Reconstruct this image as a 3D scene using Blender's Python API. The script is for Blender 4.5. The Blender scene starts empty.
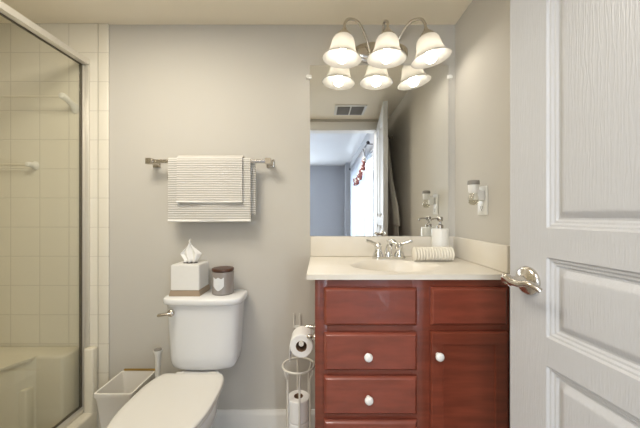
import bpy, bmesh, math, random
from mathutils import Vector, Matrix
random.seed(7)
sc = bpy.context.scene
col = sc.collection
PI = math.pi

# ------------------------------------------------------------------ camera, world, lights, exposure
cam_d = bpy.data.cameras.new('camera'); cam = bpy.data.objects.new('camera', cam_d); col.objects.link(cam)
cam.location = (0, -1.586, 1.139); cam.rotation_euler = (PI/2, 0, 0)
cam_d.sensor_width = 36; cam_d.lens = 297/640*36; cam_d.clip_start = 0.01
sc.camera = cam
w = bpy.data.worlds.new('world'); sc.world = w; w.use_nodes = True
w.node_tree.nodes['Background'].inputs[0].default_value = (0.72, 0.84, 1.0, 1)
w.node_tree.nodes['Background'].inputs[1].default_value = 2.0
sc.view_settings.view_transform = 'Standard'; sc.view_settings.look = 'None'
sc.view_settings.gamma = 1.0; sc.view_settings.use_curve_mapping = False
sc.view_settings.exposure = 0.66

def area(name, loc, rot, sx, sy, power, color):
    l = bpy.data.lights.new(name, 'AREA'); l.shape = 'RECTANGLE'; l.size = sx; l.size_y = sy
    l.energy = power; l.color = color
    o = bpy.data.objects.new(name, l); o.location = loc; o.rotation_euler = rot; col.objects.link(o); return o
# daylight outside the bedroom's glazed door (right wall) and unseen cool fill added by the far wall, left, with no window there
area('daylight_patio', (1.05, -3.5, 1.1), (0, PI/2, 0), 2.0, 1.9, 150, (0.80, 0.90, 1.0))
area('far_wall_fill', (-1.7, -5.9, 1.4), (PI/2, 0, 0), 1.9, 1.6, 80, (0.84, 0.92, 1.0))
area('bedroom_fill', (-0.1, -2.35, 2.33), (0, 0, 0), 0.5, 0.5, 18, (1.0, 0.93, 0.84))  # unseen warm fill added just outside the doorway, no fixture behind it
area('ceiling_lamp', (-0.75, -0.85, 2.145), (0, 0, 0), 0.55, 0.55, 11.5, (1.0, 0.92, 0.78))
BULB = 15.0

# ------------------------------------------------------------------ materials
MATS = {}
def mat(name, color, rough=0.5, metal=0.0, noise=None, bump=None, spec=0.5, coat=0.0, trans=0.0):
    """noise=(scale, amount, second colour[, stretch xyz]); bump=(scale, strength[, stretch])"""
    m = bpy.data.materials.new(name); m.use_nodes = True; nt = m.node_tree
    b = nt.nodes['Principled BSDF']
    b.inputs['Base Color'].default_value = (*color, 1); b.inputs['Roughness'].default_value = rough
    b.inputs['Metallic'].default_value = metal; b.inputs['Specular IOR Level'].default_value = spec
    b.inputs['Coat Weight'].default_value = coat; b.inputs['Transmission Weight'].default_value = trans
    tc = nt.nodes.new('ShaderNodeTexCoord')
    def coords(st):
        mp = nt.nodes.new('ShaderNodeMapping'); nt.links.new(tc.outputs['Object'], mp.inputs[0])
        mp.inputs['Scale'].default_value = st; return mp.outputs[0]
    if noise:
        st = noise[3] if len(noise) > 3 else (1, 1, 1)
        n = nt.nodes.new('ShaderNodeTexNoise'); n.inputs['Scale'].default_value = noise[0]; n.inputs['Detail'].default_value = 5
        nt.links.new(coords(st), n.inputs['Vector'])
        r = nt.nodes.new('ShaderNodeMapRange'); r.inputs[1].default_value = 0.3; r.inputs[2].default_value = 0.7
        r.inputs[4].default_value = noise[1]; nt.links.new(n.outputs['Fac'], r.inputs[0])
        mx = nt.nodes.new('ShaderNodeMix'); mx.data_type = 'RGBA'
        mx.inputs[6].default_value = (*color, 1); mx.inputs[7].default_value = (*noise[2], 1)
        nt.links.new(r.outputs[0], mx.inputs[0]); nt.links.new(mx.outputs[2], b.inputs['Base Color'])
    if bump:
        st = bump[2] if len(bump) > 2 else (1, 1, 1)
        n = nt.nodes.new('ShaderNodeTexNoise'); n.inputs['Scale'].default_value = bump[0]; n.inputs['Detail'].default_value = 3
        nt.links.new(coords(st), n.inputs['Vector'])
        bp = nt.nodes.new('ShaderNodeBump'); bp.inputs['Strength'].default_value = bump[1]; bp.inputs['Distance'].default_value = 0.002
        nt.links.new(n.outputs['Fac'], bp.inputs['Height']); nt.links.new(bp.outputs[0], b.inputs['Normal'])
    MATS[name] = m; return m

def tile_mat(name, color, grout, size, ox, oz, axis, rough=0.25):
    m = mat(name, color, rough); nt = m.node_tree; b = nt.nodes['Principled BSDF']
    tc = nt.nodes.new('ShaderNodeTexCoord'); sp = nt.nodes.new('ShaderNodeSeparateXYZ')
    nt.links.new(tc.outputs['Object'], sp.inputs[0])
    def ma(op, a, bb):
        n = nt.nodes.new('ShaderNodeMath'); n.operation = op
        for i, v in enumerate((a, bb)):
            if isinstance(v, (int, float)): n.inputs[i].default_value = v
            elif v is not None: nt.links.new(v, n.inputs[i])
        return n.outputs[0]
    def edge(out, off):
        f = ma('FRACT', ma('DIVIDE', ma('SUBTRACT', out, off), size), None)
        return ma('MINIMUM', f, ma('SUBTRACT', 1.0, f))
    d = ma('MINIMUM', edge(sp.outputs[axis[0]], ox), edge(sp.outputs[axis[1]], oz))
    r = nt.nodes.new('ShaderNodeMapRange'); r.inputs[1].default_value = 0.006; r.inputs[2].default_value = 0.02
    nt.links.new(d, r.inputs[0])
    mx = nt.nodes.new('ShaderNodeMix'); mx.data_type = 'RGBA'
    mx.inputs[6].default_value = (*grout, 1); mx.inputs[7].default_value = (*color, 1)
    nt.links.new(r.outputs[0], mx.inputs[0]); nt.links.new(mx.outputs[2], b.inputs['Base Color'])
    bp = nt.nodes.new('ShaderNodeBump'); bp.inputs['Strength'].default_value = 0.4; bp.inputs['Distance'].default_value = 0.002
    nt.links.new(r.outputs[0], bp.inputs['Height']); nt.links.new(bp.outputs[0], b.inputs['Normal'])
    return m

M_wall = mat('wall_paint', (0.58, 0.555, 0.505), 0.7, noise=(3, 0.3, (0.555, 0.535, 0.495)), bump=(140, 0.06))
M_ceil = mat('ceiling_paint', (0.90, 0.83, 0.69), 0.85, noise=(3, 0.3, (0.88, 0.81, 0.67)), bump=(120, 0.08))
M_bedwall = mat('bedroom_paint', (0.42, 0.43, 0.46), 0.8, noise=(2, 0.3, (0.41, 0.42, 0.45)))
M_bedceil = mat('bedroom_ceiling_paint', (0.75, 0.76, 0.78), 0.85, noise=(2, 0.3, (0.74, 0.75, 0.77)))
M_carpet = mat('bedroom_carpet', (0.40, 0.36, 0.31), 0.95, noise=(60, 0.5, (0.34, 0.31, 0.27)), bump=(300, 0.6))
M_trim = mat('trim_paint', (0.80, 0.79, 0.76), 0.4, noise=(4, 0.2, (0.78, 0.77, 0.74)))
T = 0.1545; CEIL = 2.15
M_tileB = tile_mat('shower_tile', (0.78, 0.74, 0.64), (0.66, 0.62, 0.53), T, -1.178, CEIL, (0, 2))
M_tileL = tile_mat('shower_side_tile', (0.78, 0.74, 0.64), (0.66, 0.62, 0.53), T, 0.0, CEIL, (1, 2))
M_floor = tile_mat('floor_tile', (0.42, 0.39, 0.35), (0.30, 0.28, 0.25), 0.305, 0.0, 0.0, (0, 1), 0.4)
M_base = mat('shower_acrylic', (0.74, 0.69, 0.57), 0.3, noise=(4, 0.2, (0.72, 0.67, 0.55)))
M_china = mat('vitreous_china', (0.78, 0.785, 0.79), 0.12, noise=(3, 0.15, (0.77, 0.775, 0.78)))
M_seat = mat('seat_plastic', (0.71, 0.695, 0.655), 0.25, noise=(3, 0.15, (0.70, 0.685, 0.645)))
M_marble = mat('cultured_marble', (0.78, 0.74, 0.665), 0.34, noise=(7, 0.6, (0.74, 0.68, 0.57)))
M_wood = mat('cherry_wood', (0.23, 0.052, 0.027), 0.3, noise=(5, 0.8, (0.13, 0.030, 0.016), (1, 1, 9)), coat=0.25, bump=(40, 0.05, (1, 1, 12)))
M_woodh = mat('cherry_drawer_wood', (0.27, 0.062, 0.036), 0.3, noise=(5, 0.8, (0.165, 0.038, 0.021), (1.6, 1, 7)), coat=0.25, bump=(40, 0.05, (1, 1, 12)))
M_dark = mat('dark_recess', (0.03, 0.012, 0.01), 0.6, noise=(5, 0.3, (0.02, 0.01, 0.008)))
M_nickel = mat('brushed_nickel', (0.64, 0.60, 0.54), 0.22, 1.0, noise=(60, 0.4, (0.48, 0.44, 0.38), (1, 8, 1)))
M_chrome = mat('chrome', (0.78, 0.78, 0.77), 0.08, 1.0, noise=(20, 0.2, (0.74, 0.74, 0.73)))
M_alu = mat('aluminium_frame', (0.74, 0.71, 0.64), 0.42, 0.55, noise=(30, 0.3, (0.69, 0.66, 0.59), (1, 6, 1)))
M_gasket = mat('dark_gasket', (0.10, 0.085, 0.06), 0.6, noise=(20, 0.3, (0.08, 0.07, 0.05)))
M_knob = mat('porcelain_knob', (0.86, 0.85, 0.83), 0.1, noise=(10, 0.1, (0.84, 0.83, 0.80)))
M_white = mat('white_plastic', (0.80, 0.79, 0.75), 0.35, noise=(10, 0.15, (0.78, 0.77, 0.73)))
M_bin = mat('bin_plastic', (0.84, 0.81, 0.75), 0.4, noise=(8, 0.2, (0.82, 0.79, 0.73)))
M_gold = mat('brass_band', (0.52, 0.34, 0.10), 0.3, 0.8, noise=(30, 0.4, (0.45, 0.28, 0.08)))
M_tan = mat('tan_band', (0.36, 0.28, 0.20), 0.45, noise=(12, 0.5, (0.30, 0.23, 0.16), (1, 1, 6)))
M_box = mat('box_ceramic', (0.80, 0.79, 0.76), 0.4, noise=(40, 0.3, (0.76, 0.75, 0.72)), bump=(90, 0.1))
M_paper = mat('paper', (0.86, 0.85, 0.83), 0.9, noise=(30, 0.2, (0.83, 0.82, 0.80)), bump=(80, 0.15))
M_core = mat('cardboard', (0.24, 0.15, 0.09), 0.9, noise=(30, 0.3, (0.18, 0.11, 0.07)))
M_candle = mat('smoky_glass', (0.30, 0.27, 0.25), 0.25, noise=(10, 0.3, (0.26, 0.235, 0.22)), coat=0.4)
M_lid = mat('walnut_lid', (0.085, 0.035, 0.02), 0.4, noise=(10, 0.8, (0.05, 0.02, 0.012), (1, 6, 1)))
M_label = mat('paper_label', (0.72, 0.73, 0.74), 0.7, noise=(60, 0.5, (0.62, 0.64, 0.66)))
M_wire = mat('cream_wire', (0.74, 0.71, 0.64), 0.35, noise=(20, 0.2, (0.70, 0.67, 0.60)))
M_robe = mat('robe_terry', (0.86, 0.82, 0.74), 0.95, noise=(25, 0.4, (0.81, 0.77, 0.69)), bump=(220, 0.5))
M_red = mat('red_petals', (0.24, 0.07, 0.07), 0.7, noise=(30, 0.6, (0.22, 0.08, 0.05)))
M_dkmetal = mat('dark_bronze', (0.05, 0.05, 0.06), 0.4, 0.8, noise=(20, 0.3, (0.04, 0.04, 0.045)))
M_grille = mat('grille_grey', (0.28, 0.27, 0.26), 0.6, noise=(20, 0.3, (0.24, 0.23, 0.22)))
M_pumpgrey = mat('pump_metal', (0.42, 0.40, 0.37), 0.25, 1.0, noise=(20, 0.3, (0.36, 0.34, 0.31)))
M_cap = mat('grey_cap', (0.27, 0.25, 0.22), 0.4, noise=(20, 0.3, (0.23, 0.21, 0.19)))

def towel_mat(name, c1, c2, per):
    m = mat(name, c1, 0.95); nt = m.node_tree; b = nt.nodes['Principled BSDF']
    tc = nt.nodes.new('ShaderNodeTexCoord')
    wv = nt.nodes.new('ShaderNodeTexWave'); wv.wave_type = 'BANDS'; wv.bands_direction = 'Z'
    wv.inputs['Scale'].default_value = 0.314/per*1.0; wv.inputs['Distortion'].default_value = 0.4; wv.inputs['Detail Scale'].default_value = 20
    nt.links.new(tc.outputs['Object'], wv.inputs[0])
    mx = nt.nodes.new('ShaderNodeMix'); mx.data_type = 'RGBA'
    mx.inputs[6].default_value = (*c2, 1); mx.inputs[7].default_value = (*c1, 1)
    nt.links.new(wv.outputs['Fac'], mx.inputs[0]); nt.links.new(mx.outputs[2], b.inputs['Base Color'])
    n = nt.nodes.new('ShaderNodeTexNoise'); n.inputs['Scale'].default_value = 400
    nt.links.new(tc.outputs['Object'], n.inputs['Vector'])
    ad = nt.nodes.new('ShaderNodeMath'); ad.operation = 'ADD'
    nt.links.new(wv.outputs['Fac'], ad.inputs[0]); nt.links.new(n.outputs['Fac'], ad.inputs[1])
    bp = nt.nodes.new('ShaderNodeBump'); bp.inputs['Strength'].default_value = 0.5; bp.inputs['Distance'].default_value = 0.003
    nt.links.new(ad.outputs[0], bp.inputs['Height']); nt.links.new(bp.outputs[0], b.inputs['Normal'])
    return m
M_towel = towel_mat('ribbed_towel', (0.76, 0.74, 0.70), (0.44, 0.42, 0.38), 0.0115)
M_towel2 = towel_mat('ribbed_hand_towel', (0.80, 0.77, 0.73), (0.47, 0.45, 0.41), 0.0115)
M_hem = mat('towel_hem', (0.80, 0.79, 0.76), 0.95, noise=(200, 0.3, (0.74, 0.73, 0.70)), bump=(300, 0.4))
M_roll = mat('cream_terry', (0.82, 0.78, 0.69), 0.95, noise=(80, 0.4, (0.76, 0.72, 0.62)), bump=(260, 0.5))

def clear_glass(name, tint, mul=1.0):
    m = bpy.data.materials.new(name); m.use_nodes = True; nt = m.node_tree; nt.nodes.clear()
    o = nt.nodes.new('ShaderNodeOutputMaterial'); mx = nt.nodes.new('ShaderNodeMixShader')
    t = nt.nodes.new('ShaderNodeBsdfTransparent'); t.inputs[0].default_value = (*tint, 1)
    g = nt.nodes.new('ShaderNodeBsdfGlossy'); g.inputs['Roughness'].default_value = 0.0; g.inputs[0].default_value = (mul, mul, mul, 1)
    lw = nt.nodes.new('ShaderNodeLayerWeight'); lw.inputs[0].default_value = 0.5
    pw = nt.nodes.new('ShaderNodeMath'); pw.operation = 'POWER'; pw.inputs[1].default_value = 5; nt.links.new(lw.outputs['Facing'], pw.inputs[0])
    f = nt.nodes.new('ShaderNodeMath'); f.operation = 'MULTIPLY_ADD'; f.inputs[1].default_value = 0.96; f.inputs[2].default_value = 0.04; nt.links.new(pw.outputs[0], f.inputs[0])
    nt.links.new(f.outputs[0], mx.inputs[0]); nt.links.new(t.outputs[0], mx.inputs[1]); nt.links.new(g.outputs[0], mx.inputs[2])
    nt.links.new(mx.outputs[0], o.inputs[0]); return m
M_glass = clear_glass('shower_glass', (0.955, 0.955, 0.925))
M_pane = clear_glass('window_glass', (0.97, 0.98, 0.98))
M_bottle = clear_glass('bottle_glass', (0.90, 0.89, 0.85))
M_clear = clear_glass('clear_plastic', (0.92, 0.91, 0.88))
M_mirror = mat('mirror_silver', (0.90, 0.91, 0.90), 0.0, 1.0)

def shade_glass():
    m = bpy.data.materials.new('opal_glass'); m.use_nodes = True; nt = m.node_tree; nt.nodes.clear()
    o = nt.nodes.new('ShaderNodeOutputMaterial'); a = nt.nodes.new('ShaderNodeMixShader'); a.inputs[0].default_value = 0.62
    d = nt.nodes.new('ShaderNodeBsdfDiffuse'); d.inputs[0].default_value = (0.58, 0.57, 0.545, 1)
    t = nt.nodes.new('ShaderNodeBsdfTranslucent'); t.inputs[0].default_value = (0.66, 0.645, 0.61, 1)
    g = nt.nodes.new('ShaderNodeBsdfGlossy'); g.inputs['Roughness'].default_value = 0.15
    b = nt.nodes.new('ShaderNodeMixShader'); b.inputs[0].default_value = 0.05
    nt.links.new(d.outputs[0], a.inputs[1]); nt.links.new(t.outputs[0], a.inputs[2])
    nt.links.new(a.outputs[0], b.inputs[1]); nt.links.new(g.outputs[0], b.inputs[2]); nt.links.new(b.outputs[0], o.inputs[0])
    return m
M_shade = shade_glass()
def emit(name, color, s):
    m = bpy.data.materials.new(name); m.use_nodes = True; nt = m.node_tree; nt.nodes.clear()
    o = nt.nodes.new('ShaderNodeOutputMaterial'); e = nt.nodes.new('ShaderNodeEmission')
    e.inputs[0].default_value = (*color, 1); e.inputs[1].default_value = s; nt.links.new(e.outputs[0], o.inputs[0]); return m
M_bulb = emit('bulb_glow', (1.0, 0.91, 0.78), BULB)
def sheer():
    m = bpy.data.materials.new('sheer_curtain'); m.use_nodes = True; nt = m.node_tree; nt.nodes.clear()
    o = nt.nodes.new('ShaderNodeOutputMaterial'); a = nt.nodes.new('ShaderNodeMixShader'); a.inputs[0].default_value = 0.5
    d = nt.nodes.new('ShaderNodeBsdfDiffuse'); d.inputs[0].default_value = (0.66, 0.68, 0.72, 1)
    t = nt.nodes.new('ShaderNodeBsdfTranslucent'); t.inputs[0].default_value = (0.52, 0.55, 0.60, 1)
    nt.links.new(d.outputs[0], a.inputs[1]); nt.links.new(t.outputs[0], a.inputs[2]); nt.links.new(a.outputs[0], o.inputs[0]); return m
M_sheer = sheer()

def door_mat():
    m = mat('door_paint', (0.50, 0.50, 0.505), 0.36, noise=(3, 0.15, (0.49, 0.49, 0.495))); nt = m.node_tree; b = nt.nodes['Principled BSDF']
    tc = nt.nodes.new('ShaderNodeTexCoord'); mp = nt.nodes.new('ShaderNodeMapping'); mp.inputs['Scale'].default_value = (1, 1, 0.10)
    nt.links.new(tc.outputs['Object'], mp.inputs[0])
    wv = nt.nodes.new('ShaderNodeTexWave'); wv.wave_type = 'BANDS'; wv.bands_direction = 'X'
    wv.inputs['Scale'].default_value = 45; wv.inputs['Distortion'].default_value = 9; wv.inputs['Detail'].default_value = 3; wv.inputs['Detail Scale'].default_value = 3
    nt.links.new(mp.outputs[0], wv.inputs[0])
    n = nt.nodes.new('ShaderNodeTexNoise'); n.inputs['Scale'].default_value = 300; nt.links.new(mp.outputs[0], n.inputs['Vector'])
    ad = nt.nodes.new('ShaderNodeMath'); ad.operation = 'ADD'
    nt.links.new(wv.outputs['Fac'], ad.inputs[0]); nt.links.new(n.outputs['Fac'], ad.inputs[1])
    bp = nt.nodes.new('ShaderNodeBump'); bp.inputs['Strength'].default_value = 0.2; bp.inputs['Distance'].default_value = 0.0010
    nt.links.new(ad.outputs[0], bp.inputs['Height']); nt.links.new(bp.outputs[0], b.inputs['Normal'])
    return m
M_door = door_mat()

# ------------------------------------------------------------------ mesh helpers
def box(bm, x0, x1, y0, y1, z0, z1, bev=0.0, seg=2):
    t = bmesh.new(); bmesh.ops.create_cube(t, size=1)
    for v in t.verts:
        v.co = Vector(((x0+x1)/2+v.co.x*abs(x1-x0), (y0+y1)/2+v.co.y*abs(y1-y0), (z0+z1)/2+v.co.z*abs(z1-z0)))
    if bev: bmesh.ops.bevel(t, geom=t.edges[:], offset=bev, segments=seg, profile=0.5, affect='EDGES')
    merge(bm, t)
def merge(bm, t, M=None):
    if M is not None: bmesh.ops.transform(t, matrix=M, verts=t.verts[:])
    me = bpy.data.meshes.new('tmp'); t.to_mesh(me); t.free(); bm.from_mesh(me); bpy.data.meshes.remove(me)
def loft(bm, rings, cap0=True, cap1=True, closed=True):
    vs = [[bm.verts.new(p) for p in r] for r in rings]; n = len(vs[0])
    for a, b in zip(vs, vs[1:]):
        for i in range(n if closed else n-1):
            j = (i+1) % n
            bm.faces.new((a[i], a[j], b[j], b[i]))
    if cap0: bm.faces.new(list(reversed(vs[0])))
    if cap1: bm.faces.new(vs[-1])
def lathe(bm, prof, c=(0, 0, 0), n=32, M=None, cap0=True, cap1=True):
    t = bmesh.new()
    rings = [[Vector((r*math.cos(2*PI*i/n), r*math.sin(2*PI*i/n), z)) for i in range(n)] for r, z in prof]
    loft(t, rings, cap0, cap1)
    bmesh.ops.transform(t, matrix=Matrix.Translation(c) @ (M or Matrix()), verts=t.verts[:])
    merge(bm, t)
def smooth_path(pts, k=8, closed=False):
    P = [Vector(p) for p in pts]; out = []; n = len(P)
    for i in range(n if closed else n-1):
        if closed: p0, p1, p2, p3 = P[i-1], P[i], P[(i+1) % n], P[(i+2) % n]
        else: p0, p1, p2, p3 = P[max(i-1, 0)], P[i], P[i+1], P[min(i+2, n-1)]
        for j in range(k):
            t = j/k
            out.append(0.5*((2*p1)+(p2-p0)*t+(2*p0-5*p1+4*p2-p3)*t*t+(3*p1-p0-3*p2+p3)*t**3))
    if not closed: out.append(P[-1])
    return out
def tube(bm, pts, r, n=10, closed=False, sy=1.0):
    P = [Vector(p) for p in pts]; m = len(P)
    rr = r if callable(r) else (lambda t: r)
    t0 = (P[1]-P[0]).normalized(); up = Vector((0, 0, 1)) if abs(t0.z) < 0.9 else Vector((1, 0, 0))
    u = t0.cross(up).normalized(); rings = []
    for i in range(m):
        if closed: tg = (P[(i+1) % m]-P[i-1]).normalized()
        else: tg = (P[min(i+1, m-1)]-P[max(i-1, 0)]).normalized()
        u = (u-tg*u.dot(tg)).normalized(); v = tg.cross(u)
        rad = rr(i/(m-1))
        rings.append([P[i]+u*math.cos(2*PI*k/n)*rad+v*math.sin(2*PI*k/n)*rad*sy for k in range(n)])
    if closed: rings.append(rings[0])
    t = bmesh.new(); loft(t, rings, not closed, not closed)
    if closed: bmesh.ops.remove_doubles(t, verts=t.verts[:], dist=1e-6)
    merge(bm, t)
def cyl(bm, p, q, r, n=16, r2=None):
    p, q = Vector(p), Vector(q)
    tube(bm, [p, q], (lambda t: r+(r2-r)*t) if r2 is not None else r, n)
def prism(bm, poly, d, axis='y', bev=0.0):
    """extrude a polygon of (a, b): axis 'y' -> (x=a, z=b) from d[0] to d[1]; 'z' -> (x, y)"""
    t = bmesh.new()
    mk = {'y': lambda a, b, c: Vector((a, c, b)), 'z': lambda a, b, c: Vector((a, b, c)), 'x': lambda a, b, c: Vector((c, a, b))}[axis]
    loft(t, [[mk(a, b, d[0]) for a, b in poly], [mk(a, b, d[1]) for a, b in poly]])
    if bev: bmesh.ops.bevel(t, geom=t.edges[:], offset=bev, segments=2, affect='EDGES')
    merge(bm, t)
def obj(name, bm, m, parent=None, smooth=40, loc=None):
    bmesh.ops.recalc_face_normals(bm, faces=bm.faces[:])
    me = bpy.data.meshes.new(name); bm.to_mesh(me); bm.free()
    me.materials.append(m)
    if smooth:
        me.shade_smooth(); me.set_sharp_from_angle(angle=math.radians(smooth))
    o = bpy.data.objects.new(name, me); col.objects.link(o)
    if parent: o.parent = parent; 
    if parent and parent.type == 'EMPTY': o.matrix_parent_inverse = Matrix.Translation(parent.location).inverted()
    return o
def tag(o, label, cat, group=None):
    o['label'] = label; o['category'] = cat
    if group: o['group'] = group
    return o
def thing(name, label, cat, loc, group=None):
    o = bpy.data.objects.new(name, None); o.location = loc; o.empty_display_size = 0.05; col.objects.link(o)
    return tag(o, label, cat, group)
def struct(name, bm, m, smooth=40, label=None):
    o = obj(name, bm, m, None, smooth); o['kind'] = 'structure'
    if label: o['label'] = label
    return o
B = bmesh.new

# ------------------------------------------------------------------ setting
XR, XL, YF = 0.722, -1.98, -1.6
b = B(); box(b, XL-0.1, XR+0.1, YF-0.12, 0.1, -0.08, 0); struct('floor', b, M_floor, 0, 'grey tiled bathroom floor')
b = B(); box(b, XL-0.1, XR+0.1, YF-0.12, 0.1, CEIL, CEIL+0.08); struct('ceiling', b, M_ceil, 0, 'beige painted bathroom ceiling')
b = B(); box(b, XL-0.1, XR+0.1, 0, 0.1, 0, CEIL); struct('wall_back', b, M_wall, 0, 'greige painted wall behind the toilet and vanity')
b = B(); box(b, XR, XR+0.1, YF-0.12, 0, 0, CEIL); struct('wall_right', b, M_wall, 0, 'painted wall right of the vanity')
b = B(); box(b, XL-0.1, XL, YF-0.12, 0, 0, CEIL); struct('wall_left', b, M_tileL, 0, 'tiled wall on the far side of the shower')
DX0, DX1, DZ = -0.22, 0.615, 2.045
b = B()
box(b, XL-0.1, DX0, YF-0.12, YF, 0, CEIL); box(b, DX1, XR, YF-0.12, YF, 0, CEIL); box(b, DX0, DX1, YF-0.12, YF, DZ, CEIL)
struct('wall_front', b, M_wall, 0, 'wall with the doorway behind the camera')
b = B(); box(b, XL, -1.178, -0.011, 0, 0, CEIL)
t = bmesh.new(); box(t, -1.178, -1.123, -0.011, 0, 0, CEIL, 0.004, 3); merge(b, t)
struct('wall_shower', b, M_tileB, 40, 'cream square tiles on the back wall of the shower')
b = B(); prism(b, [(-0.016, 0), (0, 0), (0, 0.097), (-0.006, 0.097), (-0.008, 0.088), (-0.014, 0.080), (-0.016, 0.070)], (-1.123, -0.02), 'x')
struct('baseboard_back', b, M_trim, 30, 'white baseboard along the back wall')
b = B()
for x0, x1 in ((DX0-0.075, DX0), (DX1, DX1+0.075)): box(b, x0, x1, YF, YF+0.012, 0, DZ+0.075, 0.003)
box(b, DX0, DX1, YF, YF+0.012, DZ, DZ+0.075, 0.003)
box(b, DX0, DX0+0.012, YF-0.12, YF, 0, DZ); box(b, DX1-0.012, DX1, YF-0.12, YF, 0, DZ); box(b, DX0+0.012, DX1-0.012, YF-0.12, YF, DZ-0.012, DZ)
struct('trim_1', b, M_trim, 30, 'white casing round the bathroom doorway')

# bedroom seen in the mirror
BX0, BX1, BY, BZ = -2.6, 0.72, -6.0, 2.37
b = B(); box(b, BX0, BX1+0.1, BY, YF-0.12, -0.08, 0); struct('floor_bedroom', b, M_carpet, 0)
b = B(); box(b, BX0, BX1+0.1, BY, YF-0.12, BZ, BZ+0.08); struct('ceiling_bedroom', b, M_bedceil, 0)
b = B(); box(b, BX0-0.1, BX1+0.1, BY-0.1, BY, 0, BZ); box(b, 0.62, BX1, BY, BY+0.45, 0, BZ); struct('wall_bedroom_far', b, M_bedwall, 0, 'blue grey bedroom wall seen in the mirror')
b = B(); box(b, BX0-0.1, BX0, BY, YF-0.12, 0, BZ); struct('wall_bedroom_left', b, M_bedwall, 0)
WY0, WY1, WZ = -4.5, -2.5, 2.02
b = B(); box(b, BX1, BX1+0.1, BY, WY0, 0, BZ); box(b, BX1, BX1+0.1, WY1, YF-0.12, 0, BZ); box(b, BX1, BX1+0.1, WY0, WY1, WZ, BZ)
struct('wall_bedroom_right', b, M_bedwall, 0, 'bedroom wall with the glazed door seen in the mirror')
b = B(); box(b, XL-0.1, DX0, YF-0.14, YF-0.12, 0, BZ); box(b, DX1, BX1, YF-0.14, YF-0.12, 0, BZ); box(b, DX0, DX1, YF-0.14, YF-0.12, DZ, BZ); box(b, BX0, XL-0.1, YF-0.14, YF-0.12, 0, BZ)
struct('wall_bedroom_near', b, M_bedwall, 0)
win = thing('window_1', 'white framed glazed door with daylight reflected in the mirror', 'window', (BX1, -3.5, 0)); win['kind'] = 'structure'
b = B()
for y0, y1 in ((WY0, WY0+0.07), (-3.54, -3.46), (WY1-0.07, WY1)): box(b, BX1+0.02, BX1+0.07, y0, y1, 0, WZ, 0.004)
for z0, z1 in ((0, 0.1), (WZ-0.07, WZ)): box(b, BX1+0.02, BX1+0.07, WY0, WY1, z0, z1, 0.004)
obj('window_frame', b, M_trim, win)
b = B(); box(b, BX1+0.04, BX1+0.046, WY0+0.07, WY1-0.07, 0.1, WZ-0.07); obj('window_pane', b, M_pane, win, 0)

# ------------------------------------------------------------------ bathroom door (open, right)
E = Vector((0.505, -0.797, 0)); Hh = Vector((0.6, -1.598, 0)); DV = (Hh-E).normalized(); DN = Vector((-DV.y, DV.x, 0))
if DN.x > 0: DN = -DN              # normal towards the room
DW, DT = 0.806, 0.036
MD = Matrix(((DV.x, -DN.x, 0, E.x), (DV.y, -DN.y, 0, E.y), (0, 0, 1, 0), (0, 0, 0, 1)))
panels = []
for t0, t1 in ((0.11, 0.365), (0.445, 0.70)):
    for z0, z1 in ((0.235, 0.793), (0.857, 1.040), (1.107, 1.93)): panels.append((t0, t1, z0, z1))
PO = [0, .004, .008, .012, .016, .020, .024, .036, .040, .044]
PH = [0, .0045, .005, .0085, .009, .0125, .0125, .004, .003, .0028]
def prof(d):
    if d <= 0: return 0
    for (a, ha), (c, hc) in zip(zip(PO, PH), zip(PO[1:], PH[1:])):
        if d <= c+1e-9: return ha+(hc-ha)*(d-a)/(c-a)
    return PH[-1]
def height(t, z):
    for t0, t1, z0, z1 in panels:
        d = min(t-t0, t1-t, z-z0, z1-z)
        if d > 0: return prof(d)
    return 0
ts, zs = {0.0, DW}, {0.008, 2.04}
for t0, t1, z0, z1 in panels:
    for o_ in PO: ts |= {round(t0+o_, 4), round(t1-o_, 4)}; zs |= {round(z0+o_, 4), round(z1-o_, 4)}
ts, zs = sorted(ts), sorted(zs)
b = B()
def sheet(flip):
    g = [[b.verts.new(((t_, height(t_, z_) if not flip else DT-height(t_, z_), z_))) for z_ in zs] for t_ in ts]
    for i in range(len(ts)-1):
        for j in range(len(zs)-1):
            b.faces.new((g[i][j], g[i+1][j], g[i+1][j+1], g[i][j+1]))
    return g
g0, g1 = sheet(False), sheet(True)
for i in range(len(ts)-1):
    for j in (0, -1): b.faces.new((g0[i][j], g0[i+1][j], g1[i+1][j], g1[i][j]))
for j in range(len(zs)-1):
    for i in (0, -1): b.faces.new((g0[i][j], g0[i][j+1], g1[i][j+1], g1[i][j]))
bmesh.ops.recalc_face_normals(b, faces=b.faces[:])
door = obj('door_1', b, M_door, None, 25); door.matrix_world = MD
door['kind'] = 'structure'; tag(door, 'white panelled bathroom door standing open at the right', 'door')
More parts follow.
